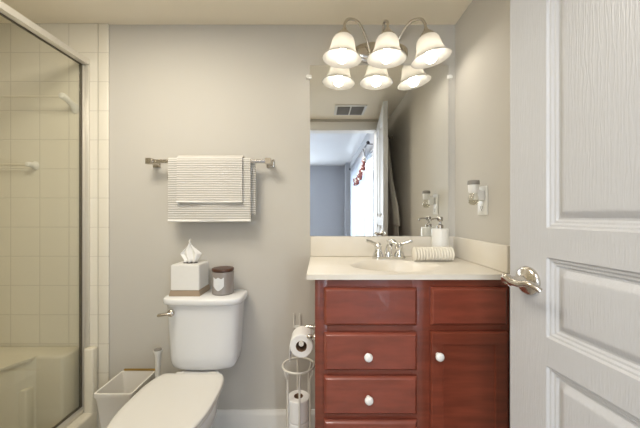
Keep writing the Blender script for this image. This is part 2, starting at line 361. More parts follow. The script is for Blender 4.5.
# lever handle in door space: x along the door to the hinge, y into the door (negative = room side)
def lever_side(s, y0, nm):
    HZ, HT = 0.976, 0.061
    b = B()
    lathe(b, [(0.001, 0), (0.034, 0), (0.035, 0.004), (0.033, 0.008), (0.028, 0.011), (0.020, 0.014), (0.013, 0.018), (0.011, 0.045), (0.012, 0.05), (0.001, 0.052)], (HT, y0, HZ), 32,
          Matrix.Rotation(PI/2*s, 4, 'X'))
    p = smooth_path([(HT-0.014, y0-s*0.050, HZ+0.005), (HT-0.004, y0-s*0.055, HZ+0.008), (HT+0.012, y0-s*0.057, HZ+0.003), (HT+0.032, y0-s*0.056, HZ+0.001), (HT+0.050, y0-s*0.054, HZ+0.006),
                     (HT+0.064, y0-s*0.052, HZ+0.006), (HT+0.075, y0-s*0.048, HZ+0.001), (HT+0.081, y0-s*0.044, HZ-0.004)], 8)
    tube(b, p, lambda t: 0.0115-0.0045*t, 14, sy=0.8)
    tube(b, smooth_path([(HT-0.016, y0-s*0.050, HZ+0.004), (HT-0.023, y0-s*0.046, HZ-0.003), (HT-0.017, y0-s*0.042, HZ-0.010), (HT-0.008, y0-s*0.044, HZ-0.010)], 8), lambda t: 0.0085-0.003*t, 12)
    return obj(nm, b, M_nickel, door, 50)
lever_side(1, 0, 'door_handle'); 
b = B(); box(b, -0.0012, 0.001, 0.006, 0.030, 0.945, 1.005, 0.0004); obj('latch_plate', b, M_nickel, door)

# ------------------------------------------------------------------ mirror and vanity
b = B(); box(b, -0.053, 0.684, -0.006, 0, 1.0225, 1.93)
mir = thing('wall_mirror', 'large frameless rectangular mirror on the wall above the sink', 'mirror', (0.315, -0.003, 1.022))
obj('mirror_glass', b, M_mirror, mir, 0)
for x, s in ((-0.053, -1), (0.684, 1)):
    b = B(); lathe(b, [(0.001, 0), (0.012, 0), (0.012, 0.007), (0.009, 0.011), (0.001, 0.012)], (x+s*0.010, 0, 1.868), 20, Matrix.Rotation(PI/2, 4, 'X'))
    box(b, min(x-s*0.008, x+s*0.010), max(x-s*0.008, x+s*0.010), -0.010, -0.0065, 1.858, 1.878, 0.0015)
    obj('mirror_clip', b, M_white, mir)

CX0, CX1, CYF = -0.019, 0.722, -0.457
van = thing('vanity_cabinet', 'cherry red wooden vanity cabinet with drawers under the sink top', 'cabinet', (0.35, -0.23, 0))
b = B()
box(b, CX0, CX0+0.016, CYF+0.019, -0.017, 0, 0.894); box(b, CX1-0.018, CX1-0.002, CYF+0.019, -0.017, 0, 0.894)
box(b, CX0+0.016, CX1-0.018, -0.030, -0.017, 0.1, 0.894); box(b, CX0+0.016, CX1-0.018, CYF+0.019, -0.03, 0.1, 0.116)
box(b, CX0+0.016, CX1-0.018, CYF+0.07, CYF+0.086, 0, 0.1)
obj('carcass', b, M_wood, van, 30)
b = B()
for x0, x1 in ((CX0, 0.028), (0.352, 0.432), (0.690, CX1-0.002)): box(b, x0, x1, CYF, CYF+0.019, 0.1, 0.894, 0.001)
for z0, z1 in ((0.85, 0.894), (0.685, 0.735), (0.1, 0.14)):
    box(b, 0.028, 0.352, CYF+0.0005, CYF+0.019, z0, z1); box(b, 0.432, 0.690, CYF+0.0005, CYF+0.019, z0, z1)
for z0, z1 in ((0.52, 0.56), (0.355, 0.395)): box(b, 0.028, 0.352, CYF+0.0005, CYF+0.019, z0, z1)
obj('face_frame', b, M_wood, van, 30)
def front(x0, x1, z0, z1, nm, m=M_woodh):
    b = B(); t = bmesh.new()
    yb, yf = CYF-0.0005, CYF-0.019
    def rr(i, y): return [Vector((x0+i, y, z0+i)), Vector((x1-i, y, z0+i)), Vector((x1-i, y, z1-i)), Vector((x0+i, y, z1-i))]
    loft(t, [rr(0, yb), rr(0, yf+0.009), rr(0.002, yf+0.006), rr(0.008, yf+0.001), rr(0.010, yf)]); merge(b, t)
    return obj(nm, b, m, van, 25)
def knob(x, z, par):
    b = B(); R = Matrix.Rotation(PI/2, 4, 'X')
    lathe(b, [(0.001, -0.001), (0.008, 0), (0.006, 0.006), (0.0065, 0.010), (0.013, 0.015), (0.016, 0.021), (0.0145, 0.027), (0.009, 0.030), (0.001, 0.031)], (x, CYF-0.018, z), 24, R)
    k = obj('knob', b, M_knob, par, 60); k['label'] = 'white porcelain knob'
    return k
front(0.015, 0.365, 0.720, 0.862, 'false_drawer_front')
d = front(0.015, 0.365, 0.551, 0.693, 'drawer'); knob(0.178, 0.612, d)
d = front(0.015, 0.365, 0.386, 0.529, 'drawer'); knob(0.180, 0.454, d)
d = front(0.015, 0.365, 0.125, 0.364, 'drawer'); knob(0.180, 0.245, d)
front(0.416, 0.704, 0.722, 0.864, 'false_drawer_front')
# shaker-like door
b = B(); x0, x1, z0, z1, fw = 0.416, 0.704, 0.125, 0.697, 0.046; yb, yf = CYF-0.0005, CYF-0.019
def rc(x0, x1, z0, z1, y): return [Vector((x0, y, z0)), Vector((x1, y, z0)), Vector((x1, y, z1)), Vector((x0, y, z1))]
loft(b, [rc(x0, x1, z0, z1, yb), rc(x0, x1, z0, z1, yf+0.006), rc(x0+.004, x1-.004, z0+.004, z1-.004, yf),
         rc(x0+fw, x1-fw, z0+fw, z1-fw, yf), rc(x0+fw+.003, x1-fw-.003, z0+fw+.003, z1-fw-.003, yf+.007),
         rc(x0+fw+.012, x1-fw-.012, z0+fw+.012, z1-fw-.012, yf+.008)])
cd = obj('door', b, M_wood, van, 25); knob(0.440, 0.614, cd)

# sink top with moulded bowl
top = thing('sink_top', 'cream cultured marble vanity top with moulded oval sink', 'sink', (0.337, -0.24, 0.895))
b = B()
TX0, TX1, TY0, TZ = -0.05, 0.7215, -0.482, 0.914
bx, by, rx, ry = 0.330, -0.280, 0.195, 0.145
nx, ny = 110, 80
def tz(x, y):
    e = math.sqrt(((x-bx)/rx)**2+((y-by)/ry)**2)
    if e >= 1.0: return TZ
    k = 1-e; return TZ-0.115*(1-(1-min(k*1.35, 1))**2.2)*min(1, k*6+0.15)
g = [[b.verts.new((TX0+(TX1-TX0)*i/nx, TY0+(-0.001-TY0)*j/ny, 0)) for j in range(ny+1)] for i in range(nx+1)]
for r in g:
    for v in r: v.co.z = tz(v.co.x, v.co.y)
for i in range(nx):
    for j in range(ny): b.faces.new((g[i][j], g[i+1][j], g[i+1][j+1], g[i][j+1]))
per = [g[i][0] for i in range(nx+1)]+[g[nx][j] for j in range(1, ny+1)]+[g[i][ny] for i in range(nx-1, -1, -1)]+[g[0][j] for j in range(ny-1, 0, -1)]
low = [b.verts.new((v.co.x, v.co.y, 0.8945)) for v in per]
for i in range(len(per)): j = (i+1) % len(per); b.faces.new((per[j], per[i], low[i], low[j]))
inn = [b.verts.new((min(max(v.co.x, TX0+0.03), TX1-0.03), min(max(v.co.y, TY0+0.03), -0.03), 0.8945)) for v in per]
for i in range(len(per)):
    j = (i+1) % len(per)
    if (inn[i].co-inn[j].co).length > 1e-6: b.faces.new((low[j], low[i], inn[i], inn[j]))
ed = [e for e in b.edges if all(abs(v.co.z-TZ) < 1e-6 for v in e.verts) and (all(abs(v.co.y-TY0) < 1e-6 for v in e.verts) or all(abs(v.co.x-TX0) < 1e-6 for v in e.verts))]
bmesh.ops.bevel(b, geom=ed, offset=0.004, segments=2, affect='EDGES')
obj('basin_top', b, M_marble, top, 35)
b = B(); box(b, -0.05, 0.7215, -0.019, -0.0005, TZ+0.0005, 1.0195, 0.004, 3); obj('backsplash', b, M_marble, top)
b = B(); box(b, 0.703, 0.7215, -0.470, -0.0195, TZ+0.0005, 1.0195, 0.004, 3); obj('side_splash', b, M_marble, top)
b = B(); lathe(b, [(0.001, 0.003), (0.016, 0.003), (0.021, 0.001), (0.022, -0.002), (0.001, -0.002)], (bx, by, tz(bx, by)+0.002), 24); obj('drain', b, M_chrome, top)

# faucet
fx, fy = 0.346, -0.088
fc = thing('faucet', 'chrome two lever faucet behind the oval sink', 'faucet', (fx, fy, TZ))
b = B(); pl = [(fx+0.082*math.copysign(abs(math.cos(a))**0.6, math.cos(a)), fy+0.027*math.copysign(abs(math.sin(a))**0.6, math.sin(a))) for a in [2*PI*i/40 for i in range(40)]]
prism(b, pl, (TZ+0.0005, TZ+0.014), 'z', 0.003); obj('base_plate', b, M_chrome, fc)
for s in (-1, 1):
    hx = fx+s*0.053
    b = B(); lathe(b, [(0.001, 0), (0.026, 0), (0.025, 0.010), (0.019, 0.022), (0.015, 0.034), (0.017, 0.042), (0.020, 0.050), (0.016, 0.060), (0.010, 0.066), (0.001, 0.068)], (hx, fy, TZ+0.013), 24)
    hb = obj('handle', b, M_chrome, fc, 50)
    b = B(); p = smooth_path([(hx, fy, TZ+0.072), (hx+s*0.02, fy-0.006, TZ+0.076), (hx+s*0.042, fy-0.012, TZ+0.086), (hx+s*0.062, fy-0.016, TZ+0.092)], 6)
    tube(b, p, lambda t: 0.0055+0.002*math.sin(t*PI)+0.002*t, 12); obj('lever', b, M_chrome, hb, 50)
b = B(); p = smooth_path([(fx, fy+0.004, TZ+0.012), (fx, fy+0.004, TZ+0.040), (fx+0.004, fy-0.006, TZ+0.068), (fx+0.012, fy-0.032, TZ+0.086), (fx+0.019, fy-0.066, TZ+0.078), (fx+0.022, fy-0.088, TZ+0.058)], 8)
tube(b, p, lambda t: 0.019-0.008*t, 18); obj('spout', b, M_chrome, fc, 50)
b = B(); cyl(b, (fx, fy+0.020, TZ+0.012), (fx, fy+0.020, TZ+0.085), 0.0025, 8); lathe(b, [(0.001, -0.006), (0.006, -0.004), (0.006, 0.003), (0.001, 0.006)], (fx, fy+0.020, TZ+0.09), 14); obj('drain_lift_rod', b, M_chrome, fc)

# soap dispenser
sx, sy = 0.607, -0.085
sd = thing('soap_dispenser', 'white ceramic soap dispenser with chrome pump by the mirror', 'soap dispenser', (sx, sy, TZ))
b = B(); lathe(b, [(0.001, 0), (0.039, 0), (0.041, 0.003), (0.041, 0.147), (0.039, 0.151), (0.016, 0.152), (0.001, 0.152)], (sx, sy, TZ+0.0005), 40); obj('bottle', b, M_white, sd)
b = B(); lathe(b, [(0.001, 0.151), (0.016, 0.151), (0.016, 0.166), (0.013, 0.170), (0.006, 0.172), (0.006, 0.186), (0.012, 0.188), (0.014, 0.194), (0.014, 0.206), (0.011, 0.210), (0.001, 0.210)], (sx, sy, TZ+0.001), 24)
tube(b, smooth_path([(sx-0.006, sy, TZ+0.2), (sx-0.03, sy-0.004, TZ+0.201), (sx-0.048, sy-0.007, TZ+0.197), (sx-0.052, sy-0.008, TZ+0.188)], 5), 0.004, 10)
obj('pump', b, M_pumpgrey, sd, 40)

# rolled ribbed towel
b = B(); n = 36; rings = []; L0, L1 = 0.443, 0.632; NR = 14
prof_ = []
for i in range(NR*8+1):
    u = i/(NR*8); e = min(1, (1-abs(2*u-1))*14)**0.5
    prof_.append((L0+(L1-L0)*u, (0.0245+0.0105*abs(math.sin(PI*NR*u))**0.6)*(0.45+0.55*e)))
ryy = -0.168; rz = TZ+0.0350
for x, r in prof_:
    rings.append([Vector((x, ryy+1.08*r*math.cos(2*PI*k/n), rz+0.97*r*math.sin(2*PI*k/n))) for k in range(n)])
loft(b, rings)
rt = obj('rolled_towel', b, M_roll, None, 60); tag(rt, 'cream ribbed towel rolled up on the vanity top', 'towel')

# outlet with plug-in freshener
oy = -0.272
ou = thing('wall_outlet', 'white outlet plate on the wall right of the mirror', 'outlet', (XR, oy, 1.2))
b = B(); box(b, XR-0.006, XR-0.0003, oy-0.040, oy+0.036, 1.135, 1.262, 0.0025); obj('cover_plate', b, M_white, ou)
for zc in (1.168, 1.228):
    b = B(); box(b, XR-0.0085, XR-0.0061, oy-0.018, oy+0.014, zc-0.018, zc+0.018, 0.001); obj('socket', b, M_white, ou)
b = B()
for zc in (1.168,):
    for dy in (-0.010, 0.004): box(b, XR-0.0092, XR-0.0086, oy+dy-0.001, oy+dy+0.001, zc-0.006, zc+0.006)
    lathe(b, [(0.001, 0), (0.003, 0), (0.003, 0.0006), (0.001, 0.0006)], (XR-0.0086, oy-0.003, zc-0.011), 10, Matrix.Rotation(-PI/2, 4, 'Y'))
obj('socket_slots', b, M_dark, ou)
px, py = 0.668, -0.293
fr = thing('plug_in_freshener', 'plug-in air freshener with clear bottle and grey cap in outlet', 'air freshener', (px, py, 1.175))
b = B(); box(b, px+0.012, XR-0.0095, py-0.010, py+0.022, 1.198, 1.245, 0.005); obj('plug_body', b, M_white, fr)
b = B(); lathe(b, [(0.001, 0.0), (0.013, 0.002), (0.021, 0.012), (0.023, 0.024), (0.021, 0.036), (0.015, 0.046), (0.015, 0.056), (0.001, 0.057)], (px, py, 1.176), 28); obj('bottle', b, M_bottle, fr, 60)
b = B(); lathe(b, [(0.001, 0.0), (0.011, 0.002), (0.018, 0.012), (0.0205, 0.022), (0.001, 0.0225)], (px, py, 1.1785), 28); obj('oil', b, M_bottle, fr, 60)
b = B(); lathe(b, [(0.001, 0.054), (0.017, 0.054), (0.020, 0.060), (0.022, 0.090), (0.001, 0.090)], (px, py, 1.176), 28); obj('collar', b, M_white, fr)
b = B(); lathe(b, [(0.001, 0.0905), (0.024, 0.0905), (0.025, 0.094), (0.023, 0.108), (0.017, 0.110), (0.001, 0.108)], (px, py, 1.176), 28); obj('cap', b, M_cap, fr)

# ------------------------------------------------------------------ vanity light
lf = thing('vanity_light', 'three arm nickel vanity light with white bell glass shades', 'light fixture', (0.325, -0.01, 1.99))
lx, lz = 0.325, 1.998
b = B()
def oval(hw, hh, y, n=48): return [Vector((lx+hw*math.copysign(abs(math.cos(a))**0.75, math.cos(a)), y, lz+hh*math.copysign(abs(math.sin(a))**0.75, math.sin(a)))) for a in [2*PI*i/n for i in range(n)]]
loft(b, [oval(0.143, 0.058, -0.0005), oval(0.143, 0.058, -0.006), oval(0.138, 0.053, -0.010), oval(0.128, 0.044, -0.012), oval(0.124, 0.040, -0.018), oval(0.112, 0.030, -0.022)])
obj('backplate', b, M_nickel, lf, 30)
for dx in (-0.045, 0.045):
    b = B(); lathe(b, [(0.001, 0.02), (0.009, 0.02), (0.009, 0.026), (0.006, 0.034), (0.001, 0.036)], (lx+dx, 0, lz-0.006), 16, Matrix.Rotation(PI/2, 4, 'X'))
    obj('finial', b, M_nickel, lf, 50)
SY = -0.138
shades = [(0.107, 5, (0.262, 1.985)), (0.324, 2, (0.324, 1.985)), (0.541, -10, (0.392, 1.985))]
prof_s = [(0.024, 0.112), (0.036, 0.108), (0.046, 0.100), (0.053, 0.088), (0.0575, 0.070), (0.061, 0.050), (0.067, 0.033), (0.077, 0.016), (0.089, 0.004), (0.0945, 0.0), (0.0955, -0.002)]
for i, (cx, tilt, root) in enumerate(shades):
    Rz = Matrix.Translation((cx, SY, 1.897)) @ Matrix.Rotation(math.radians(tilt), 4, 'Y')
    b = B()
    inner = [(r-0.0035, z-0.001) for r, z in reversed(prof_s[:-1])]
    lathe(b, prof_s+[(0.0935, -0.0035)]+inner, (0, 0, 0), 48, Rz, False, False); sh = obj('shade', b, M_shade, lf, 60); sh['label'] = 'white bell glass shade'
    b = B(); lathe(b, [(0.001, 0.105), (0.022, 0.106), (0.034, 0.112), (0.033, 0.118), (0.024, 0.122), (0.022, 0.130), (0.014, 0.138), (0.009, 0.150), (0.001, 0.150)], (0, 0, 0), 28, Rz); obj('socket_cup', b, M_nickel, lf, 40)
    b = B(); lathe(b, [(0.001, -0.022)]+[(0.030*math.sin(a), 0.008-0.030*math.cos(a)) for a in [PI*k/14 for k in range(1, 12)]]+[(0.015, 0.044), (0.014, 0.070), (0.001, 0.070)], (0, 0, 0), 28, Rz); obj('bulb', b, M_bulb, lf, 60)
    b = B(); lathe(b, [(0.001, 0.071), (0.0135, 0.071), (0.0135, 0.104), (0.001, 0.104)], (0, 0, 0), 20, Rz); obj('lamp_holder', b, M_white, lf)
    topp = Rz @ Vector((0, 0, 0.147)); up = Rz @ Vector((0, 0, 0.175))
    rx_, rz_ = root; mx_ = (rx_+topp.x)/2
    if i == 1: p = [(rx_, -0.016, rz_), (rx_, -0.030, rz_+0.02), (rx_, -0.052, 2.075), (rx_, -0.085, 2.106), (cx, -0.122, 2.090), up, topp]
    else: p = [(rx_, -0.016, rz_), (rx_+(topp.x-rx_)*0.03, -0.030, rz_+0.018), (rx_+(topp.x-rx_)*0.18, -0.052, 2.055), (rx_+(topp.x-rx_)*0.48, -0.092, 2.102), (rx_+(topp.x-rx_)*0.82, -0.125, 2.098), up, topp]
    b = B(); tube(b, smooth_path(p, 10), 0.0066, 12)
    lathe(b, [(0.001, 0), (0.013, 0), (0.012, 0.005), (0.006, 0.010)], (rx_, -0.0175, rz_), 18, Matrix.Rotation(PI/2, 4, 'X'))
    obj('arm', b, M_nickel, lf, 60)

# ------------------------------------------------------------------ towel bar and towels
tb = thing('towel_bar', 'brushed nickel towel bar on the wall above the toilet', 'towel bar', (-0.57, 0, 1.41))
BY_, BZ_ = -0.068, 1.408
for nm, x, s in (('post', -0.869, 1), ('post', -0.264, -1)):
    b = B(); box(b, x-0.020, x+0.020, -0.009, -0.0005, BZ_-0.022, BZ_+0.022, 0.003)
    loft(b, [[Vector((x+dx*k, y, BZ_+dz*k)) for dx, dz in ((-1, -1), (1, -1), (1, 1), (-1, 1))] for y, k in ((-0.009, 0.016), (-0.020, 0.010), (-0.052, 0.010), (-0.058, 0.015), (-0.084, 0.015), (-0.086, 0.013))])
    obj(nm, b, M_nickel, tb, 30)
b = B(); box(b, -0.860, -0.274, BY_-0.008, BY_+0.008, BZ_-0.009, BZ_+0.009, 0.002); obj('bar', b, M_nickel, tb, 30)
def draped(name, x0, x1, zf, zb, gap, th, m, label, skew=0.0, ph=0.0):
    """towel hung over the bar: profile in y/z with thickness, swept along x"""
    b = B(); nX = 26; path = []
    r = gap
    for k in range(17): path.append((BY_-r, zf+(BZ_-zf)*k/16, 'f'))
    for k in range(1, 9):
        a = PI-PI*k/9; path.append((BY_+r*math.cos(a), BZ_+r*math.sin(a), 't'))
    for k in range(17): path.append((BY_+r*0.9, BZ_+(zb-BZ_)*k/16, 'b'))
    P = [Vector((0, y, z)) for y, z, _ in path]; N = []
    for i in range(len(P)):
        tg = (P[min(i+1, len(P)-1)]-P[max(i-1, 0)]).normalized(); N.append(Vector((0, -tg.z, tg.y)))
    outer, innr = [], []
    for i in range(nX+1):
        u = i/nX; x = x0+(x1-x0)*u
        ro, ri = [], []
        for q, (y, z, kk) in enumerate(path):
            dz = BZ_-z; wob = 0.004*math.sin(5.5*u*PI/2+ph)*min(1, max(0, dz)/0.2) if kk == 'f' else 0
            xs = x+(skew if kk == 'b' else 0)*min(1, max(0, dz)/0.05+0.6)
            p = Vector((xs, y+wob, z+(0.003*math.sin(3*u+ph) if dz > 0.1 else 0)))
            ro.append(p+N[q]*th/2); ri.append(p-N[q]*th/2)
        outer.append(ro); innr.append(ri)
    rings = [o_+list(reversed(i_)) for o_, i_ in zip(outer, innr)]
    loft(b, rings)
    return b
b = draped('t', -0.768, -0.352, 1.1045, 1.135, 0.0145, 0.007, M_towel, '', skew=0.020)
bt = obj('bath_towel', b, M_towel, None, 50); tag(bt, 'larger white ribbed towel hanging underneath on the towel bar', 'towel', None)
b = B(); tube(b, smooth_path([(-0.769, BY_-0.0150, 1.1045), (-0.66, BY_-0.0155, 1.1030), (-0.46, BY_-0.0155, 1.1045), (-0.351, BY_-0.0150, 1.1050)], 6), 0.0055, 10); obj('hem', b, M_hem, bt)
b = draped('t', -0.719, -0.391, 1.200, 1.22, 0.0260, 0.006, M_towel2, '')
ht = obj('hand_towel', b, M_towel2, None, 50); tag(ht, 'smaller white ribbed towel folded on top over the towel bar', 'towel', None)
b = B(); tube(b, smooth_path([(-0.720, BY_-0.0270, 1.2005), (-0.55, BY_-0.0275, 1.1990), (-0.390, BY_-0.0270, 1.2005)], 6), 0.0050, 10); obj('hem', b, M_hem, ht)

# ------------------------------------------------------------------ toilet
TCX = -0.5625
to = thing('toilet', 'white two piece toilet with closed lid against the back wall', 'toilet', (TCX, -0.35, 0))
def dring(hw, yb, yf, z, n=64, bow=0.02, rr_=0.16):
    """tank section: flat back, slightly bowed front, rounded corners"""
    pts = []; yc = (yb+yf)/2; hd = (yb-yf)/2
    for i in range(n):
        a = 2*PI*i/n; c, s = math.cos(a), math.sin(a); e = 2/6.0
        x = hw*math.copysign(abs(c)**e, c); y = yc-hd*math.copysign(abs(s)**e, s)
        if s > 0: y += bow*(x/hw)**2*s**0.3
        pts.append(Vector((TCX+x, y, z)))
    return pts
b = B()
loft(b, [dring(hw, yb, yf, z) for z, hw, yb, yf in ((0.393, 0.118, -0.055, -0.150), (0.394, 0.130, -0.045, -0.168), (0.398, 0.142, -0.034, -0.180), (0.408, 0.151, -0.026, -0.189), (0.425, 0.157, -0.022, -0.194), (0.46, 0.161, -0.018, -0.196), (0.58, 0.167, -0.018, -0.199), (0.713, 0.174, -0.018, -0.202))])
obj('tank', b, M_china, to, 50)
b = B()
loft(b, [dring(hw, yb, yf, z) for z, hw, yb, yf in ((0.710, 0.180, -0.010, -0.205), (0.711, 0.186, -0.006, -0.211), (0.716, 0.189, -0.004, -0.215), (0.733, 0.189, -0.004, -0.215), (0.739, 0.187, -0.006, -0.213), (0.742, 0.182, -0.010, -0.208))])
obj('tank_lid', b, M_china, to, 50)
b = B(); hx, hy, hz = -0.694, -0.199, 0.678
lathe(b, [(0.001, 0), (0.017, 0), (0.017, 0.008), (0.012, 0.014), (0.001, 0.016)], (hx, hy, hz), 20, Matrix.Rotation(PI/2, 4, 'X'))
tube(b, smooth_path([(hx+0.004, hy-0.014, hz), (hx-0.016, hy-0.018, hz-0.001), (hx-0.036, hy-0.020, hz-0.004), (hx-0.050, hy-0.018, hz-0.006)], 6), lambda t: 0.009+0.002*t, 12, sy=0.7)
obj('flush_handle', b, M_nickel, to, 50)
def egg(hw, yc, lb, lf_, z, nb=3.5, nf=2.2, ycut=None, n=72):
    pts = []
    for i in range(n):
        a = 2*PI*i/n; c, s = math.cos(a), math.sin(a)
        k = nb if s > 0 else nf
        x = hw*math.copysign(abs(c)**(2/k), c); y = yc+(lb if s > 0 else lf_)*math.copysign(abs(s)**(2/k), s)
        if ycut is not None: y = min(y, ycut)
        pts.append(Vector((TCX-0.009+x, y, z)))
    return pts
b = B()
loft(b, [egg(hw, yc, lb, lf_, z, 2.0, 2.2) for z, hw, yc, lb, lf_ in
         ((0.0, 0.105, -0.36, 0.22, 0.20), (0.02, 0.105, -0.36, 0.22, 0.20), (0.04, 0.095, -0.36, 0.21, 0.18), (0.14, 0.088, -0.37, 0.21, 0.16), (0.22, 0.105, -0.39, 0.22, 0.19), (0.30, 0.140, -0.41, 0.26, 0.235), (0.355, 0.150, -0.44, 0.33, 0.25), (0.380, 0.152, -0.45, 0.36, 0.255), (0.388, 0.148, -0.45, 0.355, 0.252), (0.391, 0.140, -0.45, 0.345, 0.245))])
obj('bowl', b, M_china, to, 50)
b = B()
loft(b, [egg(hw, -0.45, lb, lf_, z, ycut=-0.240) for z, hw, lb, lf_ in ((0.3925, 0.155, 0.225, 0.252), (0.394, 0.161, 0.232, 0.260), (0.400, 0.163, 0.235, 0.263), (0.405, 0.161, 0.232, 0.260), (0.4065, 0.156, 0.225, 0.254))])
obj('seat', b, M_seat, to, 50)
b = B()
loft(b, [egg(hw, -0.45, lb, lf_, z, ycut=-0.248-max(0, 0.166-hw)*0.9) for z, hw, lb, lf_ in ((0.4085, 0.153, 0.222, 0.250), (0.410, 0.163, 0.230, 0.268), (0.415, 0.166, 0.235, 0.272), (0.421, 0.1645, 0.233, 0.270), (0.4245, 0.159, 0.226, 0.263), (0.4255, 0.140, 0.205, 0.235), (0.4265, 0.08, 0.12, 0.14))])
obj('seat_lid', b, M_seat, to, 50)
for dx in (-0.075, 0.075):
    b = B(); box(b, TCX+dx-0.018, TCX+dx+0.018, -0.246, -0.225, 0.392, 0.418, 0.005); obj('hinge', b, M_seat, to)

# tissue box and candle on the tank lid
LZ = 0.7425
ti = thing('tissue_box', 'white square tissue box cover with tan base on the tank', 'tissue box', (-0.645, -0.08, LZ))
def rect(x0, x1, y0, y1, z): return [Vector((x0, y0, z)), Vector((x1, y0, z)), Vector((x1, y1, z)), Vector((x0, y1, z))]
X0, X1, Y0, Y1 = -0.722, -0.585, -0.150, -0.026
b = B(); t = bmesh.new(); loft(t, [rect(X0, X1, Y0, Y1, LZ+0.026), rect(X0, X1, Y0, Y1, LZ+0.150)]); bmesh.ops.bevel(t, geom=t.edges[:], offset=0.003, segments=2, affect='EDGES'); merge(b, t)
obj('box', b, M_box, ti)
b = B(); loft(b, [rect(X0-0.006, X1+0.006, Y0-0.006, Y1+0.006, LZ), rect(X0-0.006, X1+0.006, Y0-0.006, Y1+0.006, LZ+0.004), rect(X0-0.001, X1+0.001, Y0-0.001, Y1+0.001, LZ+0.027)])
o = obj('base_band', b, M_tan, ti, 20); o['label'] = 'tan band'
b = B(); lathe(b, [(0.001, 0), (0.036, 0), (0.036, 0.0012), (0.001, 0.0012)], (-0.6535, -0.088, LZ+0.1503), 32, Matrix.Diagonal((1, 0.6, 1, 1))); obj('opening', b, M_dark, ti)
# tissue: folded sheet rising out of the slot
b = B(); nu, nv = 24, 16; tx, ty, tz0 = -0.652, -0.088, LZ+0.1518
hw = lambda v: (0.026+0.032*v/0.42 if v < 0.42 else 0.058*(1-v)/0.58+0.002)
rows = []
for j in range(nv+1):
    v = j/nv; row = []
    for i in range(nu+1):
        u = i/nu*2-1
        fold = 0.012*math.sin(u*7+v*2)*(1-0.5*v)+0.010*math.cos(u*3+1.0)*v
        z = tz0+0.118*v*(1-0.10*abs(u)**1.5*(v))-0.012*abs(u)*v
        row.append(Vector((tx+u*hw(v)*0.92-0.006*v+0.012*v*(1-v), ty+fold, z)))
    rows.append(row)
loft(b, rows, False, False, closed=False)
ts_ = obj('tissue', b, M_paper, None, 60); tag(ts_, 'white tissue sticking up out of the tissue box', 'tissue')
md = ts_.modifiers.new('solid', 'SOLIDIFY'); md.thickness = 0.0015; md.offset = 0
cx_, cy_ = -0.487, -0.095
ca = thing('candle_jar', 'grey glass candle jar with dark wooden lid beside tissue box', 'candle', (cx_, cy_, LZ))
b = B(); lathe(b, [(0.001, 0), (0.049, 0), (0.053, 0.004), (0.053, 0.108), (0.050, 0.111), (0.001, 0.111)], (cx_, cy_, LZ), 40); obj('jar', b, M_candle, ca)
b = B(); lathe(b, [(0.001, 0.1115), (0.051, 0.1115), (0.0535, 0.114), (0.0535, 0.124), (0.051, 0.127), (0.001, 0.127)], (cx_, cy_, LZ), 40); o = obj('lid', b, M_lid, ca); o['label'] = 'dark brown wooden lid'
# shield label wrapped on the jar front
b = B(); strips = []
for k in range(25):
    a_ = -1+2*k/24; ang = -PI/2-0.12+a_*0.52
    ztop = 0.9+0.10*math.cos(PI*a_*2); zbot = -0.35-0.70*(1-abs(a_)**1.6)
    strips.append([Vector((cx_+rad*math.cos(ang), cy_+rad*math.sin(ang), LZ+0.056+q*0.031)) for rad, q in ((0.0541, ztop), (0.0541, zbot), (0.0528, zbot), (0.0528, ztop))])
loft(b, strips)
o = obj('label_sticker', b, M_label, ca, 30); o['label'] = 'white shield shaped label'

# ------------------------------------------------------------------ bin and toilet brush
bn = thing('waste_bin', 'open off white plastic waste bin between shower and toilet', 'bin', (-0.945, -0.13, 0))
def rrect(x0, x1, y0, y1, z, r=0.012, k=5):
    pts = []
    for cx, cy, a0 in ((x1-r, y1-r, 0), (x0+r, y1-r, PI/2), (x0+r, y0+r, PI), (x1-r, y0+r, 1.5*PI)):
        for i in range(k+1): a = a0+PI/2*i/k; pts.append(Vector((cx+r*math.cos(a), cy+r*math.sin(a), z)))
    return pts
b = B(); bx0, bx1, by0, by1 = -1.033, -0.862, -0.230, -0.030
def sec(i, z, ins=0): 
    k = (0.318-z)/0.318*0.030+ins
    return rrect(bx0+k, bx1-k, by0+k, by1-k*0.2-ins*0.8, z)
loft(b, [sec(0, 0.0), sec(0, 0.29), rrect(bx0-0.003, bx1+0.003, by0-0.003, by1+0.003, 0.300), rrect(bx0-0.003, bx1+0.003, by0-0.003, by1+0.003, 0.318), sec(0, 0.318, 0.004), sec(0, 0.10, 0.004), sec(0, 0.012, 0.006)])
obj('body', b, M_bin, bn, 40)
b = B(); box(b, bx0+0.006, bx1+0.002, by1-0.004, by1+0.006, 0.3185, 0.328, 0.003); o = obj('rim_strip', b, M_gold, bn); o['label'] = 'gold strip on the back rim'
br = thing('toilet_brush', 'white toilet brush standing between bin and toilet tank', 'toilet brush', (-0.812, -0.098, 0))
qx, qy = -0.812, -0.098
b = B(); lathe(b, [(0.001, 0), (0.042, 0), (0.043, 0.01), (0.038, 0.16), (0.034, 0.17), (0.001, 0.17)], (qx, qy, 0.0), 28); obj('holder', b, M_white, br)
b = B(); lathe(b, [(0.001, 0.17), (0.013, 0.17), (0.012, 0.25), (0.0125, 0.40), (0.015, 0.435), (0.021, 0.452), (0.021, 0.457), (0.001, 0.457)], (qx, qy, 0.0005), 24); obj('handle', b, M_white, br)
b = B(); lathe(b, [(0.001, 0.4575), (0.018, 0.4575), (0.017, 0.463), (0.001, 0.464)], (qx, qy, 0.0005), 24); o = obj('handle_cap', b, M_cap, br); o['label'] = 'grey cap on top of the handle'

